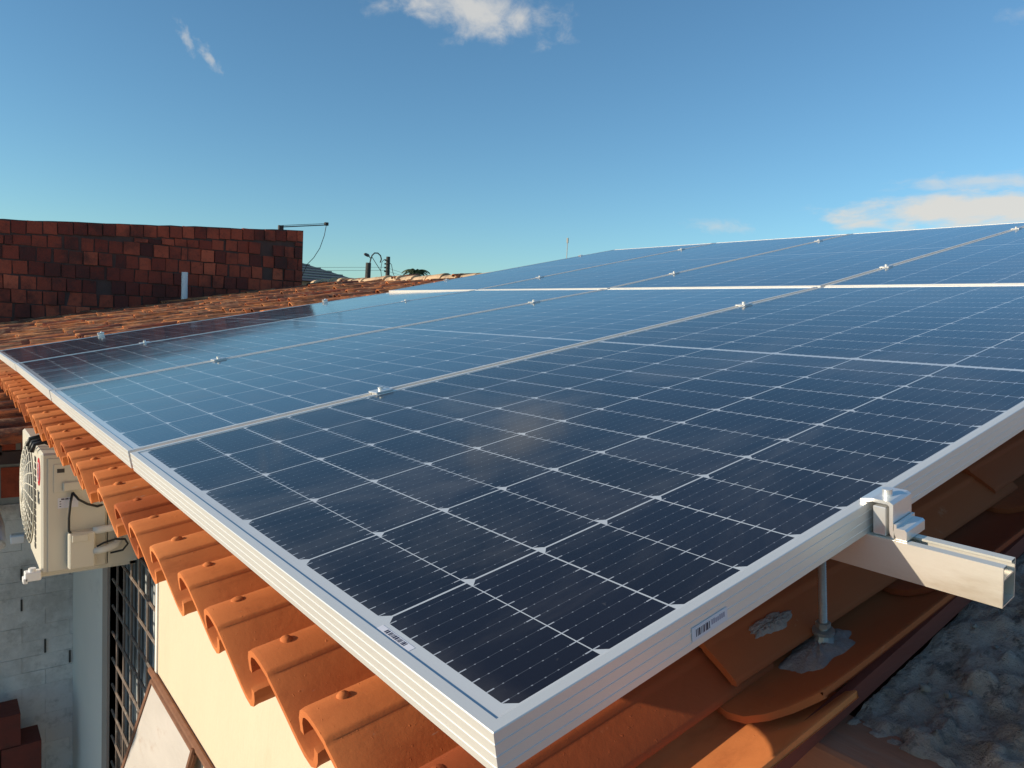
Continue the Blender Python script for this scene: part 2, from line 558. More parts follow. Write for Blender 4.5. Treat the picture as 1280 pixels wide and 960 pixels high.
def rubble_mat():
    m_, t, bs = mat('mortar_rubble')
    tc = t.node('ShaderNodeTexCoord').outputs['Object']
    n = t.noise(tc, 5.0, 10, 0.7, 0.5)
    c = t.ramp(n, [(0.3, (0.26, 0.15, 0.10)), (0.5, (0.56, 0.37, 0.28)), (0.72, (0.74, 0.54, 0.43))])
    d = t.smooth(t.noise(t.scalevec(tc, (1.4, 4, 4), (4, 4, 4)), 7.0, 6, 0.75), 0.54, 0.64)
    c = t.mix(t.m('MULTIPLY', d, 0.75), c, (0.10, 0.06, 0.045))
    t.put(bs.inputs['Base Color'], c)
    bs.inputs['Roughness'].default_value = 0.95
    h = t.m('ADD', t.noise(tc, 40, 8, 0.7), t.m('MULTIPLY', t.noise(tc, 12, 5, 0.7), 1.5))
    b = t.node('ShaderNodeBump', {'Strength': 1.0, 'Distance': 0.014, 'Height': h})
    t.put(bs.inputs['Normal'], b.outputs[0])
    return m_


M_rubble = rubble_mat()

# ------------------------------------------------------------------ ground
g = obj('ground', [(-400, -400, -3.2), (900, -400, -3.2), (900, 900, -3.2), (-400, 900, -3.2)], [(0, 1, 2, 3)], M_ground)
tag(g, kind='structure', label='bare brown earth far below the roofs')
g = obj('patio_floor', [(-2.6, -3, -3.19), (0.4, -3, -3.19), (0.4, 4.75, -3.19), (-2.6, 4.75, -3.19)], [(0, 1, 2, 3)], M_patio)
tag(g, kind='structure', label='dark shaded patio floor in the passage beside the house')

# ------------------------------------------------------------------ the house
house = empty('tiled_house', (0.4, 0.1, -3.2))
tag(house, 'cream rendered house whose orange clay tile roof carries the solar panels', 'house')
HW = Vector(house.location)


def hv(verts):
    """world coordinates -> the house's own"""
    a = np.asarray(verts, float)
    return a - np.array(HW)


def hobj(name, verts, faces, m_, parent=None, **k):
    if parent is None or parent is house:
        return obj(name, hv(verts), faces, m_, house, **k)
    return obj(name, hv(verts), faces, m_, parent, **k)


# tile profile: t across the slope (v direction), h height below the crest
PROF = [(0.031, -0.036), (0.029, -0.019), (0.022, -0.007), (0.012, -0.0015), (0.0, 0.0), (-0.016, -0.0025), (-0.036, -0.0090),
        (-0.0405, -0.0108), (-0.0425, -0.0138), (-0.046, -0.0160), (-0.060, -0.0245), (-0.078, -0.037), (-0.096, -0.050), (-0.112, -0.061),
        (-0.125, -0.068), (-0.138, -0.071), (-0.148, -0.067), (-0.155, -0.057), (-0.159, -0.045)]
VERGE_CAP = [p for p in PROF if p[0] > -0.08] + [(-0.081, -0.040), (-0.0815, -0.0445)]
VERGE_CHANNEL = [(0.062, -0.010), (0.050, -0.020), (0.035, -0.029), (0.018, -0.0335), (0.000, -0.034), (-0.018, -0.0325), (-0.036, -0.027), (-0.052, -0.020), (-0.064, -0.013), (-0.071, -0.0085), (-0.073, -0.0085)]
PITCH, COURSE, TL = 0.1655, 0.373, 0.455
CREST = -0.150
prof = np.array(PROF)


def under_of(pr):
    tang = np.gradient(pr, axis=0)
    tang /= np.linalg.norm(tang, axis=1)[:, None]
    nrm = np.c_[tang[:, 1], -tang[:, 0]]
    nrm[nrm[:, 1] > 0] *= -1
    return pr + nrm * 0.0085


def tile_sheet(cols, rows, u_start, v_off, crest=CREST, prof=prof, agef=None, nub=True, jit=1.0, length=TL, tongue=0.0, darkrows=False):
    under = under_of(prof)
    V, F, T, A = [], [], [], []
    NP = len(prof)
    us = np.array([0.0, 0.006, 0.05, 0.12, 0.25, length])
    NU = len(us)
    fq = []
    for layer in (0, 1):
        for i in range(NU - 1):
            for j in range(NP - 1):
                a = layer * NU * NP + i * NP + j
                q = (a, a + 1, a + NP + 1, a + NP)
                fq.append(q if layer == 0 else q[::-1])
    off = NU * NP
    for i in range(NU - 1):
        for j in (0, NP - 1):
            a = i * NP + j
            fq.append((a, a + NP, a + NP + off, a + off))
    for j in range(NP - 1):
        for i in (0, NU - 1):
            a = i * NP + j
            fq.append((a, a + off, a + 1 + off, a + 1))
    fq = np.array(fq)
    # nub dome
    dome, domf = [], []
    for r_, z_ in ((0.0085, -0.003), (0.0072, 0.0016), (0.0042, 0.0036), (0.0006, 0.0042)):
        for k in range(10):
            dome.append((r_ * 1.15 * math.cos(k * .6283), r_ * math.sin(k * .6283), z_))
    for i in range(3):
        for k in range(10):
            domf.append((i * 10 + k, i * 10 + (k + 1) % 10, (i + 1) * 10 + (k + 1) % 10, (i + 1) * 10 + k))
    dome = np.array(dome)
    base = 0
    for c in cols:
        for r in rows:
            dark = darkrows and r >= 1  # upper verge courses: redder clay, with the panel's shade painted into the tone
            vk = v_off + PITCH * c
            age = agef(vk, u_start + r * COURSE) if agef else 0.0
            jj = jit * (1 + 4.5 * age)
            du = rng.normal(0, 0.004) * jj
            dv = rng.normal(0, 0.0018) * jj
            dn = rng.normal(0, 0.0015) * jj * (1 + 1.2 * age)
            rot = rng.normal(0, 0.008) * jj
            tilt = rng.normal(0, 0.004) * jj
            u0 = u_start + r * COURSE + du
            pts = []
            for layer, pr in ((0, prof), (1, under)):
                for i, uu in enumerate(us):
                    # rounded lower end: the trough tongue reaches further down
                    t_ = pr[:, 0]
                    endo = 0.004 + tongue * (t_ / 0.07) ** 2
                    e = endo * max(0.0, 1 - uu / 0.15)
                    ulocal = uu + e
                    if i == 0:
                        hh = pr[:, 1] - 0.0015
                    else:
                        hh = pr[:, 1]
                    lift = 0.013 * (1 - uu / COURSE)
                    pts.append(np.c_[ulocal, t_, hh + lift + tilt * (uu - 0.2)])
            pts = np.concatenate(pts)
            cr, sr = math.cos(rot), math.sin(rot)
            x = pts[:, 0] * cr - pts[:, 1] * sr + u0
            y = pts[:, 0] * sr + pts[:, 1] * cr + vk + dv
            z = pts[:, 2] + crest + dn
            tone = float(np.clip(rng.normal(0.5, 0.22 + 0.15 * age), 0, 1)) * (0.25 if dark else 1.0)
            V.append(np.c_[x, y, z]); F.append(fq + base); n_ = len(x)
            T.append(np.full(n_, tone)); A.append(np.full(n_, age))
            base += n_
            if nub and vk < 4.7:
                d = dome * np.array([rng.uniform(0.8, 1.15), rng.uniform(0.8, 1.15), rng.uniform(0.6, 1.2)]) + np.array([u0 + 0.045, vk + dv + 0.001, crest + dn + 0.0115])
                V.append(d); F.append(np.array(domf) + base); T.append(np.full(len(d), tone)); A.append(np.full(len(d), age))
                base += len(d)
                F.append(None)
                capn = base
    verts = np.concatenate(V)
    faces = []
    for f in F:
        if f is not None:
            faces += f.tolist()
    # close the domes
    return verts, faces, np.concatenate(T), np.concatenate(A)


def agef(v, u):
    return float(np.clip((v - 5.0) / 1.5, 0, 1) * 0.85 + np.clip((u - 4.6) / 0.6, 0, 1) * 0.3 * (v > 4.6))


ncol = int((12.15 - 0.154) / PITCH)
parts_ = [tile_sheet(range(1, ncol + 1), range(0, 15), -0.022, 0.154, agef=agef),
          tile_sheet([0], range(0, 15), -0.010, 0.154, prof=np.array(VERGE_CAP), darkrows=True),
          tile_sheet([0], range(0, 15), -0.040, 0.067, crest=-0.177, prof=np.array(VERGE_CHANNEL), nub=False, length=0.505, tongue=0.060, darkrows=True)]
tv, tf, tt, ta = parts_[0]
for q in parts_[1:]:
    tf = tf + (np.array([f for f in q[1]], dtype=object) + 0).tolist() if False else tf + [tuple(i + len(tv) for i in f) for f in q[1]]
    tv = np.concatenate([tv, q[0]]); tt = np.concatenate([tt, q[2]]); ta = np.concatenate([ta, q[3]])
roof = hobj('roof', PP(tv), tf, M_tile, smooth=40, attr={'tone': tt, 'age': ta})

# back slope of the roof, beyond the ridge
bv, bf = [], []
nb = 180
for i in range(nb):
    v = -0.02 + (12.2 * i / (nb - 1))
    h = 0.025 * math.cos(2 * math.pi * v / PITCH)
    xr, _, zr = P(5.30, v, -0.19 + h)
    bv += [(xr, v, zr), (xr + 5.0, v, zr - 0.97)]
for i in range(nb - 1):
    bf.append((2 * i, 2 * i + 1, 2 * i + 3, 2 * i + 2))
hobj('back_slope', bv, bf, M_tile, smooth=True, attr={'tone': [0.5] * len(bv), 'age': [0.6] * len(bv)})

# ridge: overlapping half-round caps bedded in lumpy mortar
rv, rf, rt = [], [], []
y = -0.02
base = 0
while y < 12.1:
    ln = 0.42
    n = 9
    dz = random.uniform(-0.012, 0.018)
    dx = random.uniform(-0.015, 0.015)
    for k, yy in enumerate((y - 0.03, y + ln)):
        rad = 0.105 if k == 0 else 0.09
        for j in range(n):
            a = math.pi * j / (n - 1)
            u = 5.32 + dx + math.cos(a) * rad * 1.1
            nn = CREST - 0.045 + dz + math.sin(a) * rad * 0.85 + (0.012 if k == 0 else 0)
            rv.append(P(u, yy, nn))
    for j in range(n - 1):
        rf.append((base + j, base + j + 1, base + n + j + 1, base + n + j))
    rf.append(tuple(base + j for j in range(n - 1, -1, -1)))
    base += 2 * n
    y += ln - 0.03
hobj('ridge', rv, rf, M_ridge)
# mortar bedding under the caps
mv, mf = [], []
nm = 240
for i in range(nm):
    yy = -0.02 + 12.15 * i / (nm - 1)
    w = 0.15 + random.uniform(-0.03, 0.03)
    hz = random.uniform(-0.01, 0.012)
    for u, nn in ((5.32 - w, CREST - 0.055), (5.32 - w * .8, CREST - 0.015 + hz), (5.32, CREST + 0.02 + hz), (5.32 + w, CREST - 0.05)):
        mv.append(P(u, yy, nn))
for i in range(nm - 1):
    for j in range(3):
        a = i * 4 + j
        mf.append((a, a + 1, a + 5, a + 4))
hobj('ridge_mortar', mv, mf, M_ridge)

# walls (with the window opening left open)
WX = 0.40
WY0, WY1, WZ1, WZ0 = 2.64, 3.60, -0.62, -2.35
wb = MB()
for (a, b, c, d) in ((0.16, WY0, -3.2, -0.20), (WY1, 12.0, -3.2, -0.20), (WY0, WY1, WZ1, -0.20), (WY0, WY1, -3.2, WZ0)):
    wb.box(WX, WX + 0.15, a, b, c, d)
wb.box(WX + 0.15, 10.0, 12.0 - 0.15, 12.0, -3.2, -0.2)
wb.box(WX + 0.15, 10.0, 0.16, 0.30, -3.2, -0.35)
hobj('wall', wb.v, wb.f, M_wall)
# rafters under the eave
rb = MB()
for i in range(20):
    yy = 0.35 + i * 0.6
    rb.box(0.20, 5.2, yy, yy + 0.05, -0.300, -0.246)
for uu in np.arange(0.22, 5.2, 0.373):
    rb.box(uu, uu + 0.03, 0.12, 12.0, -0.2455, -0.2325)
rb.xf(P)
hobj('rafters', rb.v, rb.f, M_darkwood)
# verge board under the outer tile edge
vb = MB()
vb.box(0.22, 5.2, -0.004, 0.006, -0.2265, -0.2005)
vb.xf(P)
hobj('verge_board', vb.v, vb.f, M_redwood)
bb = MB()
bb.bbox(0.437, 0.531, -0.75, 0.62, -0.26, -0.151, 0.004)
hobj('eave_beam', bb.v, bb.f, M_beam)


def blob(cu, cv, cn, ru, rv_, h, seed, nring=8, nseg=54):
    """a smeared pat of mortar lying on the tiles"""
    r_ = random.Random(seed)
    ph = [r_.uniform(0, 6.28) for _ in range(5)]
    vs, fs = [(cu, cv, cn + h)], []
    for i in range(1, nring + 1):
        q = i / nring
        for k in range(nseg):
            a = 2 * math.pi * k / nseg
            w = 1 + 0.12 * math.sin(2 * a + ph[0]) + 0.10 * math.sin(5 * a + ph[1]) + 0.05 * math.sin(9 * a + ph[2])
            hh = h * (1 - q) ** 0.8 + 0.004 * (1 - q ** 6) + r_.uniform(-.0012, .0012)
            vs.append((cu + ru * w * q * math.cos(a), cv + rv_ * w * q * math.sin(a), cn + hh))
    for k in range(nseg):
        fs.append((0, 1 + k, 1 + (k + 1) % nseg))
    for i in range(nring - 1):
        for k in range(nseg):
            a = 1 + i * nseg
            fs.append((a + k, a + nseg + k, a + nseg + (k + 1) % nseg, a + (k + 1) % nseg))
    return vs, fs


def drape(vs):
    """drop a patch on the verge channel so it hugs the curve"""
    pt = np.array(VERGE_CHANNEL)[::-1]
    res = []
    for (u, v, n) in vs:
        h = float(np.interp(v - 0.067, pt[:, 0], pt[:, 1]))
        r = (u + 0.040) % COURSE
        res.append((u, v, -0.177 + h + 0.013 * (1 - r / COURSE) + n))
    return res


v_, f_ = blob(0.515, 0.060, 0.001, 0.060, 0.030, 0.010, 4)
o = hobj('mortar_patch', PP(drape(v_)), f_, M_mortar, smooth=True)
tag(o, 'grey mortar seal round the hanger bolt in the tile channel')
v_, f_ = blob(0.475, 0.098, 0, 0.040, 0.010, 0.001, 9)
pt = np.array(PROF)[::-1]
v_ = [(u, v, CREST + float(np.interp(v - 0.154, pt[:, 0], pt[:, 1])) + 0.013 * (1 - ((u + 0.010) % COURSE) / COURSE) + n) for u, v, n in v_]
o = hobj('mortar_smear', PP(v_), f_, M_mortar, smooth=True)

# window in the wall: frame, panes, grille
wf = MB()
wf.box(WX - 0.012, WX + 0.10, WY1, WY1 + 0.13, WZ0 - .02, WZ1)
M_jamb = simple('taupe_jamb', (0.40, 0.33, 0.28), 0.8, 0, 0.1, 6)
window = hobj('window', wf.v[:8], wf.f[:6], M_jamb)
jb = MB()
jb.box(WX - 0.006, WX + 0.10, WY0 - 0.005, WY0 + 0.02, WZ0, WZ1)
hobj('side_jamb', jb.v, jb.f, M_whitewall, window)
tag(window, 'tall window in the cream wall below the air conditioner')
gl = MB()
gl.box(WX + 0.075, WX + 0.081, WY0 + 0.02, WY1, WZ0, WZ1)
hobj('pane', gl.v, gl.f, M_glass, window)
mu = MB()
for i in range(7):
    yy = WY0 + 0.02 + i * (WY1 - WY0 - 0.04) / 6
    mu.box(WX + 0.058, WX + 0.074, yy - 0.012, yy + 0.012, WZ0, WZ1)
hobj('mullion', mu.v, mu.f, simple('pale_mullion', (0.42, 0.44, 0.44), 0.4), window)
gr = MB()
z = WZ1 - 0.05
k = 0
while z > WZ0:
    gr.tube([(WX + 0.012, WY0, z), (WX + 0.012, WY1, z)], 0.0065, 6)
    z -= 0.135
for i in range(6):
    yy = WY0 + 0.08 + i * 0.155
    gr.tube([(WX + 0.014, yy, WZ0), (WX + 0.014, yy, WZ1)], 0.0055, 6)
for i in range(26):
    yy = WY1 - 0.02 - i * 0.03
    gr.tube([(WX + 0.03, yy, WZ0), (WX + 0.03, yy, -1.80)], 0.004, 5)
hobj('grille', gr.v, gr.f, M_grille, window)

# hinged shading flap below/right of the window
flap = empty('shading_flap', (0.39, 2.30, -1.18))
tag(flap, 'weathered pale sheet flap with rusty frame hanging from cream wall', 'awning')


def quadslab(a, b, c, d, th, m_, name, parent, origin):
    a, b, c, d = map(Vector, (a, b, c, d))
    n = (b - a).cross(d - a).normalized() * th
    vs = [a, b, c, d, a + n, b + n, c + n, d + n]
    vs = [v - Vector(origin) for v in vs]
    fs = [(0, 1, 2, 3), (7, 6, 5, 4), (0, 4, 5, 1), (1, 5, 6, 2), (2, 6, 7, 3), (3, 7, 4, 0)]
    return obj(name, vs, fs, m_, parent)


fa, fb = (0.385, 2.655, -1.19), (0.385, 2.06, -1.19)
fc, fd = (0.175, 2.06, -1.87), (0.175, 2.655, -1.87)
quadslab(fa, fb, fc, fd, 0.004, M_sheet, 'sheet', flap, flap.location)
fr = MB()
O = Vector(flap.location)
for (p, q) in ((fa, fb), (fb, fc), (fc, fd), (fd, fa)):
    fr.tube([Vector(p) - O, Vector(q) - O], 0.010, 6)
fr.build('sheet_frame', M_rust, flap)
hg = MB()
hg.tube([Vector((0.388, 2.70, -1.165)) - O, Vector((0.388, 1.55, -1.165)) - O], 0.012, 6)
hg.tube([Vector((0.375, 2.05, -1.165)) - O, Vector((0.30, 2.03, -1.42)) - O], 0.008, 6)
hg.build_each('hinge_bar', M_rust, flap)

# pilaster-like white strip and corner belong to the neighbour's block wall
nw = empty('block_wall', (-1.2, 4.85, -3.2))
tag(nw, 'whitewashed hollow block wall with bare red brick on top', 'wall')
O = Vector(nw.location)
bl = MB()
z = -3.2
row = 0
slits = MB()
r6 = random.Random(61)
while z < -0.92:
    h = min(0.095, -0.90 - z)
    x = -3.0 + (0.13 if row % 2 else 0)
    while x < 0.40:
        x1 = min(x + 0.25, 0.398)
        bl.box(x + 0.0008, x1 - 0.0008, 4.75 + r6.uniform(-0.004, 0.003), 4.90, z + 0.0006, z + h - 0.0006, r6.random())
        if r6.random() < 0.30:
            slits.box(x - 0.006, x + 0.004, 4.742, 4.752, z + 0.01, z + h - r6.uniform(0.0, 0.02))
        x += 0.25
    z += 0.095
    row += 1
bl.xf(lambda a, b, c: tuple(Vector((a, b, c)) - O))
bl.build('white_blocks', M_brickw, nw)
slits.xf(lambda a, b, c: tuple(Vector((a, b, c)) - O))
slits.build('open_joints', M_acdark, nw)
co = MB()
co.box(-3.0, 0.399, 4.760, 4.895, -3.2, -0.46)
co.xf(lambda a, b, c: tuple(Vector((a, b, c)) - O))
co.build('mortar_core', simple('grimy_mortar', (0.35, 0.34, 0.32), 0.95, 0, 0.4, 10), nw)
rb_ = MB()
z = -0.885
row = 0
while z < -0.50:
    x = -3.0 + (0.12 if row % 2 else 0.02)
    while x < 0.33:
        x1 = min(x + 0.24, 0.395)
        rb_.box(x + 0.012, x1 - 0.006, 4.752 + random.uniform(-0.004, 0.003), 4.90, z + 0.006, z + 0.185, random.uniform(0.55, 1))
        x += 0.25
    z += 0.20
    row += 1
rb_.xf(lambda a, b, c: tuple(Vector((a, b, c)) - O))
rb_.build('red_bricks', M_brick, nw)
# render covering the house wall between window and corner
cr_ = MB()
cr_.box(WX - 0.004, WX - 0.0005, WY1 + 0.13, 4.75, -3.2, -0.21)
hobj('pale_render_strip', cr_.v, cr_.f, M_whitewall)

# low dark red brick stack at the foot of the block wall
lw = MB()
z = -3.19
row = 0
while z < -2.15:
    x = -2.6 + (0.1 if row % 2 else 0)
    while x < 0.02:
        lw.box(x + .004, x + 0.196, 4.42, 4.62, z + .003, z + 0.187, random.random() * 0.12)
        x += 0.2
    z += 0.19
    row += 1
o = lw.build('low_brick_wall', M_brick)
tag(o, 'low dark red brick wall in the shaded passage below whitewashed block wall', 'wall')

# neighbour's lower lean-to roof, seen edge on
lt = empty('lean_to_roof', (-1.5, 4.3, -0.40))
tag(lt, 'dark shaded lean-to roof of brown half-round tiles tucked under the orange eave', 'roof')
O = Vector(lt.location)
lm_ = MB()
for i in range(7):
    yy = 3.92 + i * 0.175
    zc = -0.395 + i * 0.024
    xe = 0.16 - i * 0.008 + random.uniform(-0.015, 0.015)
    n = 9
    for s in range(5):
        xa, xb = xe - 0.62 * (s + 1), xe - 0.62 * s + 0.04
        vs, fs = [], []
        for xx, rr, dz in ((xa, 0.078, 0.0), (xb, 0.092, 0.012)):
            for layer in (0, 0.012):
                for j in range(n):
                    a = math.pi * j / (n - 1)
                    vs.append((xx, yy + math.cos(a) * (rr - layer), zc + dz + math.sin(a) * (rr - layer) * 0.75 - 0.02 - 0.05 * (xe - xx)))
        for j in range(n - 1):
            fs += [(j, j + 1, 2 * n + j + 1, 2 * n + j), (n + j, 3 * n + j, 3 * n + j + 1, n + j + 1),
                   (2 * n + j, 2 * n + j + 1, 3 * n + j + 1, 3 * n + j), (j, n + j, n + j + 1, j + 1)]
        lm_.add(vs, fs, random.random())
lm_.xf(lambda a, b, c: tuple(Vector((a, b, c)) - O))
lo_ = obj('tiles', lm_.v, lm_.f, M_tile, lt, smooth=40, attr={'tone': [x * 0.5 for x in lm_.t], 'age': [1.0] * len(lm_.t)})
lb = MB()
for yy, zz in ((3.86, -0.455), (4.7, -0.35)):
    lb.box(-3.0, 0.10, yy, yy + 0.05, zz - 0.06, zz)
for xx in (-0.02, -0.8, -1.6):
    lb.box(xx - .05, xx, 3.86, 5.1, -0.47, -0.43)
lb.xf(lambda a, b, c: tuple(Vector((a, b, c)) - O))
lb.build_each('batten', M_darkwood, lt)

# ------------------------------------------------------------------ mortar rubble beside the roof
nu_, nv_ = 300, 190
uu = np.linspace(0.05, 5.2, nu_) ** 1.0
uu = 0.462 + (np.linspace(0, 1, nu_) ** 1.7) * 4.8
vv = 0.004 - (np.linspace(0, 1, nv_) ** 1.5) * 2.6


def vnoise(x, y, seed):
    r_ = np.random.default_rng(seed)
    tab = r_.random((97, 97))
    xi, yi = np.floor(x).astype(int), np.floor(y).astype(int)
    fx, fy = x - xi, y - yi
    fx, fy = fx * fx * (3 - 2 * fx), fy * fy * (3 - 2 * fy)
    a = tab[xi % 97, yi % 97]; b = tab[(xi + 1) % 97, yi % 97]
    c = tab[xi % 97, (yi + 1) % 97]; d = tab[(xi + 1) % 97, (yi + 1) % 97]
    return (a * (1 - fx) + b * fx) * (1 - fy) + (c * (1 - fx) + d * fx) * fy - 0.5


U, Vv = np.meshgrid(uu, vv, indexing='ij')
H = 0.018 * vnoise(U * 6, Vv * 6, 1) + 0.010 * vnoise(U * 17, Vv * 17, 2) + 0.014 * vnoise(U * 41, Vv * 41, 3) + 0.007 * vnoise(U * 90, Vv * 90, 4)
st = np.clip(vnoise(U * 26, Vv * 34, 9) - 0.12, 0, 1)
H += st * 0.022
rdg = 0.5 - np.abs(vnoise(U * 13 + 3 * Vv, Vv * 30, 12)) * 2
H += 0.010 * np.clip(rdg, 0, 1) ** 3
H += 0.008 * (vnoise(U * 12, Vv * 30, 15) > 0.13) + 0.007 * (vnoise(U * 40, Vv * 75, 16) > 0.18)
H += 0.006 * vnoise(U * 170, Vv * 170, 17)
H += 0.02 * np.clip(-Vv - 0.0, 0, 0.3)
N = -0.244 + H * np.clip(0.35 - Vv * 14, 0.35, 1.0)
N[0, :] -= 0.14
N[1, :] -= 0.055
N[2, :] -= 0.022
N[3, :] -= 0.010
rv3 = PP(np.c_[U.ravel(), Vv.ravel(), N.ravel()])
ff = []
for i in range(nu_ - 1):
    for j in range(nv_ - 1):
        a = i * nv_ + j
        ff.append((a, a + 1, a + nv_ + 1, a + nv_))
o = obj('mortar_rubble', rv3, ff, M_rubble, smooth=True)
tag(o, 'grey crumbled mortar and dirt lying beside the right roof edge', 'rubble', kind='stuff')
pw = MB()
pw.box(0.54, 5.2, -2.5, 0.155, -3.2, -0.30)
pv_ = [(x, y, (z if z < -1 else -0.30 + (x - 0.62) * math.tan(TH))) for x, y, z in pw.v]
o = obj('party_wall_block', pv_, pw.f, M_darkmortar)
tag(o, 'dark masonry mass under the grey rubble beside the roof', 'wall')
# a few loose stones on the rubble
peb = MB()
r5 = random.Random(5)
spots = [(0.575, -0.035, 0.006), (0.59, -0.055, 0.008), (0.565, -0.02, 0.005), (0.61, -0.07, 0.005), (0.60, -0.03, 0.004)]
spots += [(r5.uniform(0.7, 1.6), r5.uniform(-0.5, -0.02), r5.uniform(0.0015, 0.006)) for _ in range(160)]
for (u, v, r) in spots:
    i = int(np.argmin(abs(uu - u))); j = int(np.argmin(abs(vv - v)))
    c0 = P(u, v, float(N[i, j]) + r * 0.3)
    vs, fs = [], []
    a_, b_ = r5.uniform(0.7, 1.6), r5.uniform(0.6, 1.1)
    for p in range(5):
        th = math.pi * (p + 0.5) / 5
        for q in range(7):
            ph = 2 * math.pi * q / 7
            rr = r * r5.uniform(0.65, 1.25)
            vs.append((c0[0] + rr * a_ * math.sin(th) * math.cos(ph), c0[1] + rr * b_ * math.sin(th) * math.sin(ph), c0[2] + rr * 0.8 * math.cos(th)))
    for p in range(4):
        for q in range(7):
            fs.append((p * 7 + q, (p + 1) * 7 + q, (p + 1) * 7 + (q + 1) % 7, p * 7 + (q + 1) % 7))
    fs += [tuple(range(7)), tuple(range(34, 27, -1))]
    peb.add(vs, fs)
o = peb.build('pebbles', simple('pebble', (0.30, 0.24, 0.20), 0.9, 0, 0.3, 20), None, 50)
tag(o, 'small mortar crumbs and pebbles scattered on the grey rubble', 'pebbles', kind='stuff')

# ------------------------------------------------------------------ solar panels
PL, PW_ = 2.465, 1.134
GAP = 0.020


def frame_mesh():
    # cross-section: d = distance inwards from the outer face, n = height
    sec = [(0.026, -0.035), (0.0, -0.035)]
    for zc in (-0.0285, -0.0190, -0.0095):
        sec += [(0.0, zc - 0.0008), (-0.0005, zc - 0.0004), (-0.0005, zc + 0.0004), (0.0, zc + 0.0008)]
    sec += [(0.0, -0.0007), (0.0007, 0.0), (0.0105, 0.0), (0.0110, -0.0006), (0.0110, -0.0022), (0.0020, -0.0024), (0.0020, -0.0330), (0.026, -0.0330)]
    vs, fs = [], []
    n = len(sec)
    for (cx, cy, sx, sy) in ((0, 0, 1, 1), (PL, 0, -1, 1), (PL, PW_, -1, -1), (0, PW_, 1, -1)):
        for d, z in sec:
            vs.append((cx + sx * d, cy + sy * d, z))
    for c in range(4):
        for i in range(n):
            a, b = c * n + i, c * n + (i + 1) % n
            a2, b2 = ((c + 1) % 4) * n + i, ((c + 1) % 4) * n + (i + 1) % n
            fs.append((a, b, b2, a2))
    return vs, fs


def barcode(w, h, nbars, seed):
    r_ = random.Random(seed)
    b = MB()
    x = 0.0
    while x < w:
        t = r_.choice((0.0006, 0.0010, 0.0016, 0.0022))
        b.box(x, min(x + t, w), -0.0002, 0.0, 0, h)
        x += t + r_.choice((0.0007, 0.0010, 0.0016))
    return b


def make_panel():
    root = empty('solar_panel', (0, 0, 0), (0, -TH, 0))
    v, f = frame_mesh()
    fr_ = obj('frame', v, f, M_alu, root)
    g_ = MB()
    g_.box(0.0022, PL - 0.0022, 0.0022, PW_ - 0.0022, -0.0060, -0.0023 + 0.0006)
    gl_ = obj('glass_laminate', g_.v, g_.f, None, root, mats=[M_cells, M_backsheet], fm=[1 if i == 4 else 0 for i in range(6)])
    return root, gl_


proto, proto_gl = make_panel()
labels1 = [
    'nearest solar panel with barcode sticker on its white frame, at the roof corner',
    'second solar panel from the corner in the lower row, just beyond the nearest one',
    'third solar panel of the lower row, between the second and the outermost far one',
    'far left solar panel of the lower row, bordering the bare weathered tiles']
labels2 = [
    'upper row solar panel directly above the nearest panel, at far right of photo',
    'upper row solar panel directly above the second panel of the lower row',
    'upper row solar panel directly above the third panel of the lower row',
    'upper row solar panel at its far left end, next to the mortared ridge']
# (coat weight, coat ior code)  tilt about u and v in degrees
tun1 = [((1.0, 0.24), 0.0, 0.0), ((1.0, 1.35), 0.0, 0.0), ((1.0, 1.3), 0.15, 0.0), ((1.0, 1.3), -0.6, 0.0)]
tun2 = [((1.0, 0.72), 0.0, 0.0), ((1.0, 1.0), 0.0, 0.0), ((1.0, 1.0), 0.0, 0.0), ((1.0, 1.0), 0.0, 0.0)]
TILT1 = math.radians(0.27)
TILT2 = math.radians(1.94)
RAISE = 0.0135


def lift(u, row):
    return RAISE + (u - PL - GAP) * math.tan(TILT2) if row else u * math.tan(TILT1)


def slope(row):
    return -TH - (TILT2 if row else TILT1)

panels = []
for row in (0, 1):
    for k in range(4):
        if row == 0 and k == 0:
            root = proto
        else:
            root = copy_tree(proto)
        v0 = k * (PW_ + GAP) + 0.0
        if row == 0:
            root.location = P(0, v0, 0)
            root.rotation_euler = (math.radians(tun1[k][1]), slope(0), 0)
            cw = tun1[k][0]
            lab = labels1[k]
        else:
            root.location = P(PL + GAP, v0, RAISE)
            root.rotation_euler = (0, -TH - TILT2, 0)
            cw = tun2[k][0]
            lab = labels2[k]
        tag(root, lab, 'solar panel', 'solar panels covering the tiled roof')
        for ch in root.children:
            if ch.name.startswith('glass_laminate'):
                ch.color = (cw[0], cw[1], 0, 1)
        panels.append(root)

# stickers on the nearest panel
p0 = panels[0]
SU = 0.2085
st_ = MB()
st_.box(SU, SU + 0.049, -0.00105, -0.0004, -0.0275, -0.0150)
so = st_.build('barcode_sticker', M_label, p0)
tag(so, 'white barcode sticker on the frame side')
bc = barcode(0.022, 0.0075, 20, 3).xf(lambda x, y, z: (x * 0.86 + SU + 0.005, y - 0.00105, z * 0.9 - 0.0245))
bc.build('printed_code', M_ink, so)
bc = MB()
r_ = random.Random(2)
for i in range(7):
    x = SU + 0.0262 + i * 0.0028
    bc.box(x, x + 0.0020, -0.00125, -0.00105, -0.0225, -0.0185 + r_.uniform(0, 0.001))
bc.build('printed_digits', simple('faded_ink', (0.35, 0.33, 0.42), 0.5), so)
# barcode strip under the glass along the eave edge
bs_ = MB()
bs_.box(0.0138, 0.0200, 0.135, 0.190, -0.00165, -0.00140)
s2 = bs_.build('barcode_strip', M_label, p0)
b2 = barcode(0.034, 0.0045, 40, 8).xf(lambda x, y, z: (0.0145 + z, x + 0.145, -0.00125 + y * 0.5))
b2.build('printed_code', M_ink, s2)

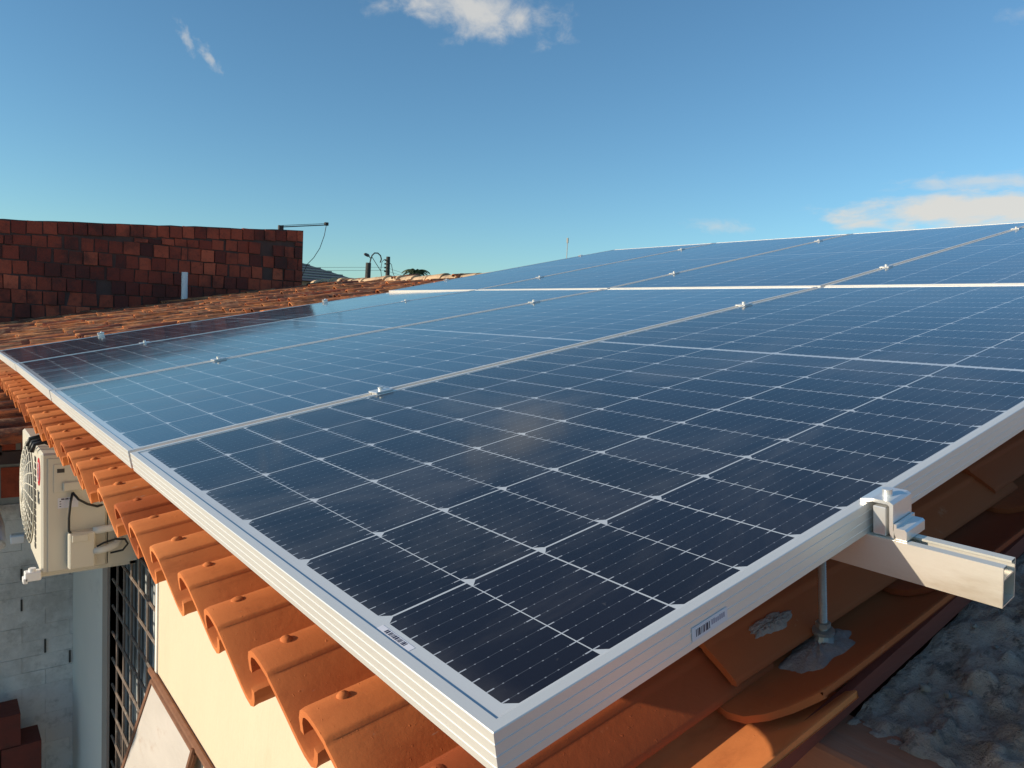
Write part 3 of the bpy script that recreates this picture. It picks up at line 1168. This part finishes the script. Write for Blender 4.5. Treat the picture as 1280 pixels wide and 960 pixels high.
# ------------------------------------------------------------------ rails with hanger bolts
def make_rail(length):
    """rail along v; local origin at the free near end, top face at 0"""
    root = empty('mounting_rail', (0, 0, 0), (0, -TH, 0))
    w, h, t, lip = 0.031, 0.042, 0.0020, 0.0095
    x0, x1 = -w / 2, w / 2
    outer = [(x0, -h), (x1, -h), (x1, 0), (x1 - lip, 0), (x1 - lip, -0.0025), (x1 - t, -0.0025), (x1 - t, -0.012), (x1 - t, -h + t),
             (x0 + t, -h + t), (x0 + t, -0.0025), (x0 + lip, -0.0025), (x0 + lip, 0), (x0, 0)]
    mb = MB()
    n = len(outer)
    vs = [(x, 0.0, z) for x, z in outer] + [(x, length, z) for x, z in outer]
    fs = [(i, (i + 1) % n, n + (i + 1) % n, n + i) for i in range(n)]
    mb.add(vs, fs)
    mb.box(x0 + t + .0003, x1 - t - .0003, 0.0, length, -0.0145, -0.0125)
    # end faces of the walls
    mb.box(x0 + .0002, x0 + t - .0002, -0.0003, 0.0, -h + .0002, -0.0003)
    mb.box(x1 - t + .0002, x1 - .0002, -0.0003, 0.0, -h + .0002, -0.0003)
    mb.box(x0 + t, x1 - t, -0.0003, 0.0, -h + .0002, -h + t - .0002)
    prof_ = mb.build('channel', M_rail, root)
    return root


def bolt(parent, v, length):
    b = MB()
    L_ = length
    zs = np.linspace(-0.042, -0.042 - L_, 112)
    b.tube([(0, v, z_) for z_ in zs], [0.0050 if i % 2 else 0.0043 for i in range(112)], 12)
    o = b.build('hanger_bolt', M_steel, parent, 40)
    nb = MB()
    for zz, r, hh in ((-0.044, 0.009, 0.006), (-0.042 - L_ + 0.022, 0.0088, 0.006), (-0.042 - L_ + 0.012, 0.013, 0.004)):
        nb.tube([(0, v, zz - hh), (0, v, zz)], r, 6 if r < 0.012 else 16)
    nb.tube([(0, v, -0.042 - L_ - 0.004), (0, v, -0.042 - L_ + 0.010)], [0.014, 0.008], 12)
    nb.build_each('nut', M_steel, o)


rail_us = [(0.527, 0, 'lower row lowest rail whose cut end sticks out past the nearest panel'),
           (1.97, 0, 'lower row upper rail hidden beneath the four lower panels'),
           (PL + GAP + 0.53, 1, 'upper row lower rail beneath the four upper panels'),
           (PL + GAP + 2.02, 1, 'upper row highest rail beneath the panels near the ridge')]
rail0 = None
for ui, (u, row, lab) in enumerate(rail_us):
    if rail0 is None:
        r_ = make_rail(4.80)
        rail0 = r_
        for bv_ in (0.062, 1.22, 2.38, 3.54, 4.53):
            bolt(r_, bv_ + 0.131, 0.116)
    else:
        r_ = copy_tree(rail0)
    n = -0.0352
    n += lift(u, row)
    r_.rotation_euler = (0, slope(row), 0)
    r_.location = P(u, -0.131, n)
    tag(r_, lab, 'mounting rail', 'aluminium rails carrying the panels')

# ------------------------------------------------------------------ clamps
def make_mid():
    root = empty('mid_clamp', (0, 0, 0), (0, -TH, 0))
    b = MB()
    b.bbox(-0.022, 0.022, -0.020, 0.020, 0.0003, 0.0042, 0.0012)
    b.box(-0.020, 0.020, -0.0085, 0.0085, -0.036, 0.0005)
    b.build('cap', M_clamp, root)
    s = MB()
    s.tube([(0, 0, 0.0042), (0, 0, 0.0115)], 0.0062, 12)
    s.build('bolt_head', M_clamp, root, 40)
    return root


def clamp_pos(u, v, row):
    return P(u, v, lift(u, row))


mid = make_mid()
first = True
ordu = ['lowest', 'second', 'third', 'highest']
between = ['between the nearest and second', 'between the second and third', 'between the third and outermost']
for ui, (u, row, _) in enumerate(rail_us):
    for k in (1, 2, 3):
        c = mid if first else copy_tree(mid)
        first = False
        c.location = clamp_pos(u + random.uniform(-.012, .012), k * (PW_ + GAP) - GAP / 2, row)
        c.rotation_euler = (0, slope(row), 0)
        tag(c, 'small silver clamp %s panels above the %s rail' % (between[k - 1], ordu[ui]), 'clamp', 'mid clamps in the seams between panels')


def make_end():
    """end clamp: a Z-shaped hook over the frame with a channel block behind; panel lies at +v"""
    root = empty('end_clamp', (0, 0, 0), (0, -TH, 0))
    w = 0.0215
    hook = [(0.0085, 0.0003), (0.0085, 0.0035), (-0.004, 0.0062), (-0.0225, 0.0062), (-0.0265, 0.0035), (-0.0265, -0.0250), (-0.0300, -0.0345),
            (-0.0240, -0.0345), (-0.0225, -0.0250), (-0.0225, 0.0005), (-0.0205, 0.0025), (-0.004, 0.0025), (0.004, 0.0003)]
    b = MB()
    b.prism(hook, -w, w, axis=0)
    b.build('hook', M_clamp, root)
    b = MB()
    b.bbox(-w + .001, w - .001, -0.0185, -0.0045, -0.0345, -0.0020, 0.0008)
    b.build('block', M_clamp, root)
    b = MB()
    b.prism([(-0.0272, -0.0346), (-0.0272, -0.0180), (-0.0300, -0.0180), (-0.0300, -0.0220), (-0.0385, -0.0220), (-0.0405, -0.0240), (-0.0405, -0.0346)], -w, w, axis=0)
    b.build('toe', M_clamp, root)
    b = MB()
    b.tube([(-0.004, -0.0125, 0.0062), (-0.004, -0.0125, 0.0138)], 0.0052, 12)
    b.build('bolt_head', M_clamp, root, 40)
    return root


ec = make_end()
ec.location = P(0.536, 0, lift(0.536, 0))
tag(ec, 'silver end clamp hooked on the nearest panel where the rail sticks out', 'clamp', 'end clamps at the ends of the rails')
for ui, (u, row, _) in enumerate(rail_us):
    c = copy_tree(ec)
    c.location = clamp_pos(u, 4 * PW_ + 3 * GAP, row)
    c.rotation_euler = Matrix(Matrix.Rotation(slope(row), 4, 'Y') @ Matrix.Rotation(math.pi, 4, 'Z')).to_euler()
    c.scale = (0.8, 0.8, 0.8)
    tag(c, 'tiny silver end clamp on the far left panel edge above the %s rail' % ordu[ui], 'clamp', 'end clamps at the ends of the rails')
for ui in (1, 2, 3):
    pass

# ------------------------------------------------------------------ air conditioner
ac = empty('air_conditioner', (0.17, 3.36, -0.81))
tag(ac, 'beige outdoor air conditioner unit on brackets under the eave', 'air conditioner')
AO = Vector(ac.location)
AX0, AX1, AY0, AY1, AZ0, AZ1 = 0.050, 0.283, 3.0, 3.717, -0.808, -0.322


def ab(mb):
    return mb.xf(lambda a, b, c: tuple(Vector((a, b, c)) - AO))


def px(x): return 0.046 + (x - 51) * 0.002855
def pz(y): return -0.324 - (y - 568) * 0.003219


b = MB(); b.bbox(AX0, AX1, AY0, AY1, AZ0, AZ1, 0.008)
body = ab(b).build('body', M_ac, ac, 30)
b = MB()
b.bbox(px(60), px(131), 2.9955, 3.0005, pz(716), pz(574), 0.001)       # raised side panel
ab(b).build('side_panel', M_ac, ac)
b = MB()
b.bbox(px(67), px(100), 2.9925, 2.9956, pz(617), pz(581), 0.001)
b.bbox(px(78), px(100), 2.980, 2.9926, pz(615), pz(604), 0.003)
ab(b).build('service_cover', M_ac, ac)
b = MB(); b.box(px(71), px(80), 2.9920, 2.9926, pz(592), pz(587))
ab(b).build('handle_slot', M_acdark, ac)
b = MB(); b.box(px(72), px(97), 2.9945, 2.9954, pz(637), pz(624))
lab_ = ab(b).build('rating_label', M_label, ac)
b = MB()
for i in range(3):
    b.box(px(76 + i * 5), px(80 + i * 5), 2.9942, 2.9945, pz(626.5), pz(624.8))
    b.box(px(74), px(76), 2.9942, 2.9945, pz(629 + i * 3), pz(628 + i * 3))
ab(b).build('label_print', M_ink, lab_)
b = MB()
b.bbox(px(83), px(116), 2.945, 2.9955, pz(713), pz(667), 0.006)
b.bbox(px(87), px(107), 2.938, 2.9452, pz(678), pz(669), 0.002)
ab(b).build('valve_cover', M_ac, ac, 30)
b = MB()
for (zc, zr) in ((pz(670), pz(688)), (pz(697), pz(690))):
    pass
b.tube([(px(114), 2.965, pz(668)), (px(125), 2.96, pz(667)), (px(140), 2.96, pz(666)), (px(149), 2.97, pz(669)), (px(152), 3.0, pz(676)), (px(153), 3.06, pz(682))], 0.0150, 10)
b.tube([(px(114), 2.955, pz(693)), (px(128), 2.95, pz(692)), (px(142), 2.955, pz(689)), (px(148), 2.975, pz(685)), (px(150), 3.02, pz(683))], 0.0150, 10)
ab(b).build_each('insulated_pipe', M_foam, ac, True)
b = MB()
b.tube([(px(89), 2.978, pz(617)), (px(86), 2.970, pz(630)), (px(84), 2.965, pz(648)), (px(84), 2.962, pz(664)), (px(87), 2.955, pz(669))], 0.0048, 8)
b.tube([(px(89), 2.978, pz(617)), (px(96), 2.97, pz(626)), (px(107), 2.972, pz(633)), (px(120), 2.98, pz(638)), (px(128), 3.0, pz(638))], 0.0048, 8)
b.tube([(px(117), 2.935, pz(686)), (px(126), 2.932, pz(682)), (px(140), 2.93, pz(679)), (px(153), 2.935, pz(681)), (px(157), 2.94, pz(688)), (px(151), 2.945, pz(696)), (px(135), 2.95, pz(698))], 0.0042, 8)
ab(b).build_each('cable', M_black, ac, True)
# fan guard on the front (-x) face
b = MB()
fy, fz, fr_ = 3.0 + 0.45, -0.565, 0.225
b.tube([(AX0 + 0.001, fy, fz), (AX0 - 0.0005, fy, fz)], fr_ + 0.004, 40)
ab(b).build('fan_opening', M_acdark, ac)
b = MB()
for i in range(11):
    r = fr_ * (0.12 + 0.88 * i / 10)
    dx = 0.024 * (1 - (r / fr_) ** 4 * 0.85)
    b.tube([(AX0 - dx, fy + r * math.cos(a), fz + r * math.sin(a)) for a in np.linspace(0, 2 * math.pi, 33)], 0.0028, 5, False)
for k in range(24):
    a = 2 * math.pi * k / 24
    b.tube([(AX0 - 0.024 * (1 - q ** 4 * 0.85), fy + fr_ * q * math.cos(a + q * .5), fz + fr_ * q * math.sin(a + q * .5)) for q in (0.12, 0.35, 0.6, 0.8, 0.93, 1.0)], 0.0028, 5, False)
b.tube([(AX0 - 0.030, fy, fz), (AX0 - 0.022, fy, fz)], 0.045, 20)
ab(b).build('fan_guard', M_ac, ac, True)
b = MB()
for i in range(14):
    zz = AZ0 + 0.06 + i * 0.028
    b.box(AX0 - 0.003, AX0 + 0.001, AY0 + 0.165, AY0 + 0.205, zz, zz + 0.020)
ab(b).build('front_louvres', M_acdark, ac)
b = MB()
b.tube([(AX0 - 0.002, AY0 + 0.065, -0.415), (AX0 + 0.001, AY0 + 0.065, -0.415)], 0.045, 28)
b.xf(lambda x, y, z: (x, 3.065 + (y - 3.065) * 1.0, -0.405 + (z + 0.415) * 1.25))
badge = ab(b).build('round_badge', M_red, ac)
# white face mark inside the badge: a ring, an inner stroke and a dot
b = MB()
b.tube([(AX0 - 0.0035, 3.065 + 0.030 * math.cos(a), -0.405 + 0.037 * math.sin(a)) for a in np.linspace(0.5, 6.0, 24)], 0.0013, 5)
b.tube([(AX0 - 0.0035, 3.065, -0.385), (AX0 - 0.0035, 3.065, -0.425), (AX0 - 0.0035, 3.050, -0.425)], 0.0013, 5)
b.tube([(AX0 - 0.0035, 3.080, -0.392), (AX0 - 0.0035, 3.0801, -0.394)], 0.0028, 6)
ab(b).build('badge_mark', M_pvc, badge)
# lettering LG below the badge, running across the front face
b = MB()


def stroke(pts):
    b.tube([(AX0 - 0.001, 3.02 + p[0] * 0.8, p[1]) for p in pts], 0.0022, 5)


stroke([(0.092, -0.485), (0.092, -0.535), (0.068, -0.535)])
stroke([(0.032, -0.490), (0.046, -0.485), (0.057, -0.495), (0.057, -0.525), (0.046, -0.535), (0.034, -0.530), (0.032, -0.512), (0.043, -0.512)])
ab(b).build('lettering', M_grey, ac)
b = MB()
b.bbox(px(33), px(52), 2.985, 3.03, pz(724), pz(713), 0.003)
b.tube([(px(42), 3.005, pz(713)), (px(42), 3.005, pz(709))], 0.013, 14)
b.bbox(px(31), px(36), 2.985, 3.03, pz(726), pz(720), 0.001)
b.bbox(px(33) , px(52), 3.62, 3.66, -0.845, -0.81, 0.003)
ab(b).build_each('foot', M_pvc, ac, 30)
b = MB()
for yy in (3.03, 3.64):
    b.box(0.00, 0.397, yy, yy + 0.035, -0.828, -0.809)
    b.box(0.375, 0.397, yy, yy + 0.035, -1.0 if yy > 3.5 else -0.829, -0.60)
ab(b).build_each('bracket', M_ac, ac)
# beige board the pipes run into, on the wall side
b = MB()
b.box(0.287, 0.397, 3.005, 3.028, -0.806, -0.575)
ab(b).build('wall_side_cover', M_ac, ac)
b = MB()
b.bbox(0.17, 0.200, 3.05, 3.09, AZ1, AZ1 + 0.01, 0.002)
for yy in (3.12, 3.18, 3.27):
    b.tube([(0.03, yy, AZ1 - 0.012), (0.04, yy, AZ1 + 0.020), (0.075, yy, AZ1 + 0.028), (0.11, yy, AZ1 + 0.01)], 0.009, 8)
ab(b).build_each('top_conduit', M_black, ac, True)
# wall drain elbow on the block wall
b = MB()
b.tube([(-0.02, 3.93, -0.93), (-0.045, 3.93, -0.905), (-0.08, 3.93, -0.905), (-0.10, 3.93, -0.93), (-0.10, 3.93, -0.99)], 0.020, 10)
b.tube([(-0.02, 3.93, -0.93), (0.0, 4.3, -0.93), (0.0, 4.76, -0.93)], 0.020, 10)
o = b.build('drain_elbow', M_pvc, None, True)
tag(o, 'white plastic drain elbow sticking out below the air conditioner fan', 'pipe')

# ------------------------------------------------------------------ neighbour's big brick wall
bw = empty('brick_wall', (0.0, 12.38, -3.2))
tag(bw, 'tall red clay brick wall with uneven stained bricks behind the roof', 'wall')
O = Vector(bw.location)


def topz(x):
    return 1.395 + (x - 0.519) * 0.0815


b = MB()
XR = 4.93
brow = 0.205
z = -1.2
row = 0
r9 = random.Random(21)
while z < 1.9:
    x = -6.0 + r9.uniform(0, 0.18)
    while x < XR - 0.03:
        w = 0.185 + r9.uniform(-0.012, 0.016)
        if row % 4 == 3 and r9.random() < 0.3: w *= r9.choice((0.5, 1.25))
        x1 = min(x + w, XR - 0.01)
        lim = topz((x + x1) / 2) - 0.205
        if z < lim - 0.03:
            z1 = min(z + brow - 0.014, lim - 0.014)
            if r9.random() > 0.03 and z1 - z > 0.05:
                jz = r9.uniform(-0.006, 0.006)
                dy = r9.uniform(-0.018, 0.008)
                b.box(x + 0.005, x1 - 0.004, 12.28 + dy, 12.38, z + jz + .004, z1 + jz, float(np.clip(r9.gauss(0.46 + 0.16 * math.sin(x * 1.3 + row) , 0.17), 0.12, 1)) if r9.random() > 0.05 else 0.05, 0.007)
        x = x1 + 0.006 + (0.02 if r9.random() < 0.08 else 0)
    z += brow
    row += 1
x = -6.0
while x < XR - 0.03:                              # sloping top course
    w = 0.183 + r9.uniform(-0.01, 0.012)
    x1 = min(x + w, XR - 0.005)
    zt = topz((x + x1) / 2)
    b.box(x + 0.005, x1 - 0.004, 12.275 + r9.uniform(-.012, .008), 12.38, zt - 0.19, zt - 0.012 + r9.uniform(-.006, .004), 0.3 + 0.5 * r9.random(), 0.004)
    x = x1 + 0.006
b.xf(lambda a, c, d: tuple(Vector((a, c, d)) - O))
b.build('bricks', M_brick, bw)
mb_ = MB()
n = 60
pv1 = []
for i in range(n + 1):
    x = -6.0 + (XR + 6.0) * i / n
    pv1.append((x, topz(x) + r9.uniform(-0.008, 0.006)))
vs, fs = [], []
for (x, zt) in pv1:
    vs += [(x, 12.292, -1.6), (x, 12.292, zt), (x, 12.44, zt + 0.01), (x, 12.44, -1.6)]
for i in range(n):
    a = i * 4
    for j in range(3):
        fs.append((a + j, a + j + 1, a + j + 5, a + j + 4))
fs += [(0, 1, 2, 3), (n * 4 + 3, n * 4 + 2, n * 4 + 1, n * 4)]
vs = [tuple(Vector(v) - O) for v in vs]
obj('mortar_core', vs, fs, M_darkmortar, bw)

# TV aerial boom on the wall's end
an = empty('roof_aerial', (4.62, 12.36, 1.74))
tag(an, 'thin horizontal aerial boom with drooping cable at the brick wall end', 'aerial')
O = Vector(an.location)
b = MB()
b.tube([(4.55, 12.34, 1.775), (5.36, 12.30, 1.905)], 0.009, 6)
b.tube([(4.55, 12.34, 1.80), (5.36, 12.30, 1.93)], 0.005, 5)
b.xf(lambda a, c, d: tuple(Vector((a, c, d)) - O)); b.build_each('boom', M_pole, an)
b = MB()
b.box(4.50, 4.58, 12.31, 12.37, 1.70, 1.80)
b.box(5.33, 5.39, 12.27, 12.33, 1.895, 1.95)
b.xf(lambda a, c, d: tuple(Vector((a, c, d)) - O)); b.build_each('bracket', M_pole, an)
b = MB()
b.tube([(5.36, 12.3, 1.90), (5.33, 12.3, 1.72), (5.25, 12.3, 1.48), (5.14, 12.3, 1.30), (5.03, 12.33, 1.17), (4.97, 12.40, 0.95)], 0.006, 5)
b.xf(lambda a, c, d: tuple(Vector((a, c, d)) - O)); b.build('cable', M_pole, an)

b = MB()
b.tube([(2.875, 11.95, 0.30), (2.875, 11.95, 0.845)], 0.046, 16, False)
b.tube([(2.875, 11.95, 0.845), (2.875, 11.95, 0.30)], 0.040, 16, False)
o = b.build('vent_pipe', M_pvc, None, 40)
tag(o, 'short white vent pipe standing on the tiles before the brick wall', 'pipe')

# ------------------------------------------------------------------ distance
fh = empty('distant_house', (9.0, 23, -3.2))
tag(fh, 'distant house with dark grey ribbed hip roof beyond the brick wall', 'house')
O = Vector(fh.location)
vs = [(4.0, 21.0, 1.30), (11.0, 21.0, 1.30), (11.0, 27.0, 1.30), (4.0, 27.0, 1.30), (6.5, 23.5, 2.10), (9.05, 23.5, 2.10)]
fs = [(0, 1, 5, 4), (1, 2, 5), (2, 3, 4, 5), (3, 0, 4)]
obj('roof', [tuple(Vector(v) - O) for v in vs], fs, M_farroof, fh)
b = MB()
for i in range(1, 8):
    q = i / 8
    b.tube([(4.0 + 2.5 * q, 21.0 + 2.5 * q - .02, 1.31 + 0.8 * q), (11.0 - 1.95 * q, 21.0 + 2.5 * q - .02, 1.31 + 0.8 * q)], 0.022, 5)
b.xf(lambda a, c, d: tuple(Vector((a, c, d)) - O)); b.build('roof_ribs', M_farwall, fh)
b = MB(); b.box(4.4, 10.6, 21.4, 26.6, -3.2, 1.296)
b.xf(lambda a, c, d: tuple(Vector((a, c, d)) - O)); b.build('wall', M_farwall, fh)

lp = empty('street_lamp', (15.3, 30, -3.2))
tag(lp, 'street lamp on a dark pole with a looping curved arm', 'street lamp')
O = Vector(lp.location)
b = MB(); b.tube([(15.20, 30, -3.2), (15.33, 30, 2.75)], [0.17, 0.12], 10)
b.xf(lambda a, c, d: tuple(Vector((a, c, d)) - O)); b.build('pole', M_pole, lp, 40)
b = MB()
b.tube([(15.36, 30, 2.5), (15.43, 30, 2.9), (15.50, 30, 3.10), (15.62, 30, 3.22), (15.78, 30, 3.23), (15.92, 30, 3.13), (15.97, 30, 2.98), (15.92, 30, 2.82)], 0.030, 7)
b.tube([(15.50, 30, 3.02), (15.95, 30, 2.45)], 0.016, 6)
b.tube([(15.45, 30, 2.95), (15.25, 29.9, 3.06)], 0.022, 6)
b.xf(lambda a, c, d: tuple(Vector((a, c, d)) - O)); b.build('curved_arm', M_pole, lp, 40)
b = MB()
b.tube([(15.31, 29.9, 3.04), (15.22, 29.88, 3.07), (15.10, 29.86, 3.10), (15.02, 29.84, 3.115)], [0.03, 0.075, 0.07, 0.03], 10)
b.xf(lambda a, c, d: tuple(Vector((a, c, d)) - O)); b.build('lamp_head', M_farroof, lp, 40)

up_ = empty('utility_pole', (16.32, 30, -3.2))
tag(up_, 'dark utility pole with insulators and wires beyond the ridge', 'utility pole')
O = Vector(up_.location)
b = MB(); b.tube([(16.30, 30, -3.2), (16.32, 30, 3.12)], [0.16, 0.09], 10)
b.xf(lambda a, c, d: tuple(Vector((a, c, d)) - O)); b.build('pole', M_pole, up_, 40)
for i in range(4):
    b = MB()
    b.tube([(16.12, 29.9, 2.40 + i * 0.17), (16.12, 29.9, 2.47 + i * 0.17)], 0.038, 8)
    b.tube([(16.12, 29.9, 2.43 + i * 0.17), (16.30, 30, 2.43 + i * 0.17)], 0.012, 5)
    b.xf(lambda a, c, d: tuple(Vector((a, c, d)) - O)); b.build('insulator', M_pole, up_, 40)
b = MB()
b.tube([(16.25, 29.95, 2.9), (16.1, 29.95, 2.98), (15.98, 29.95, 2.85), (15.93, 29.95, 2.5), (15.98, 29.95, 2.2)], 0.014, 5)
b.tube([(16.36, 30, 2.88), (16.5, 30, 2.78), (16.6, 30, 2.4), (16.75, 30, 2.1)], 0.014, 5)
b.xf(lambda a, c, d: tuple(Vector((a, c, d)) - O)); b.build_each('jumper_wire', M_pole, up_)
b = MB()
for i, zz in enumerate((2.48, 2.62)):
    pts = []
    for q in np.linspace(0, 1, 9):
        pts.append((16.12 - 26 * q, 29.9 + 3 * q, zz - 1.6 * 4 * q * (1 - q) * 0.35 - 0.3 * q))
    b.tube(pts, 0.006, 4)
    pts = [(16.12 + 24 * q, 29.9 + 14 * q, zz - 0.6 * 4 * q * (1 - q)) for q in np.linspace(0, 1, 9)]
    b.tube(pts, 0.006, 4)
b.xf(lambda a, c, d: tuple(Vector((a, c, d)) - O)); b.build_each('power_line', M_pole, up_)

b = MB()
b.tube([(45.6, 50, -3.2), (45.58, 50, 8.0)], 0.04, 6)
b.tube([(45.58, 50, 8.0), (45.56, 50, 8.45)], 0.10, 6)
o = b.build('radio_mast', M_steel)
tag(o, 'thin distant radio mast rising above the panels against the sky', 'mast')

# palm crown peeping over the ridge
pt = empty('palm_tree', (19.0, 32, -3.2))
tag(pt, 'green palm tree crown just showing over the ridge', 'palm tree')
O = Vector(pt.location)
CP = Vector((19.0, 32, 2.72))
b = MB(); b.tube([(19.05, 32, -3.2), (19.0, 32, 2.75)], [0.16, 0.11], 9)
b.xf(lambda a, c, d: tuple(Vector((a, c, d)) - O)); b.build('trunk', M_trunk, pt)
b = MB()
rp = random.Random(3)
for k in range(26):
    az = rp.uniform(0, 6.283); el = rp.uniform(0.0, 1.1)
    ln = rp.uniform(0.55, 0.85)
    pts = []
    for q in np.linspace(0, 1, 8):
        r = ln * q
        pts.append(CP + Vector((math.cos(az) * r * math.cos(el * .6), math.sin(az) * r * math.cos(el * .6), math.sin(el) * r * 0.75 - 0.65 * q * q * ln)))
    b.tube(pts, 0.012, 4)
    for i in range(1, 8):
        for s in (-1, 1):
            for j in range(3):
                p = pts[i - 1].lerp(pts[i], j / 3)
                d = Vector((-math.sin(az), math.cos(az), 0)) * s
                tip = p + d * 0.24 * (1 - 0.5 * i / 8) + Vector((0, 0, -0.10)) + (pts[i] - pts[i - 1]) * 0.8
                w = Vector((0, 0, 0.02))
                b.add([p - w, p + w, tip], [(0, 1, 2)])
b.xf(lambda a, c, d: tuple(Vector((a, c, d)) - O)); b.build('crown', M_leaf, pt)

S.cycles.use_denoising = True
S.cycles.max_bounces = 6
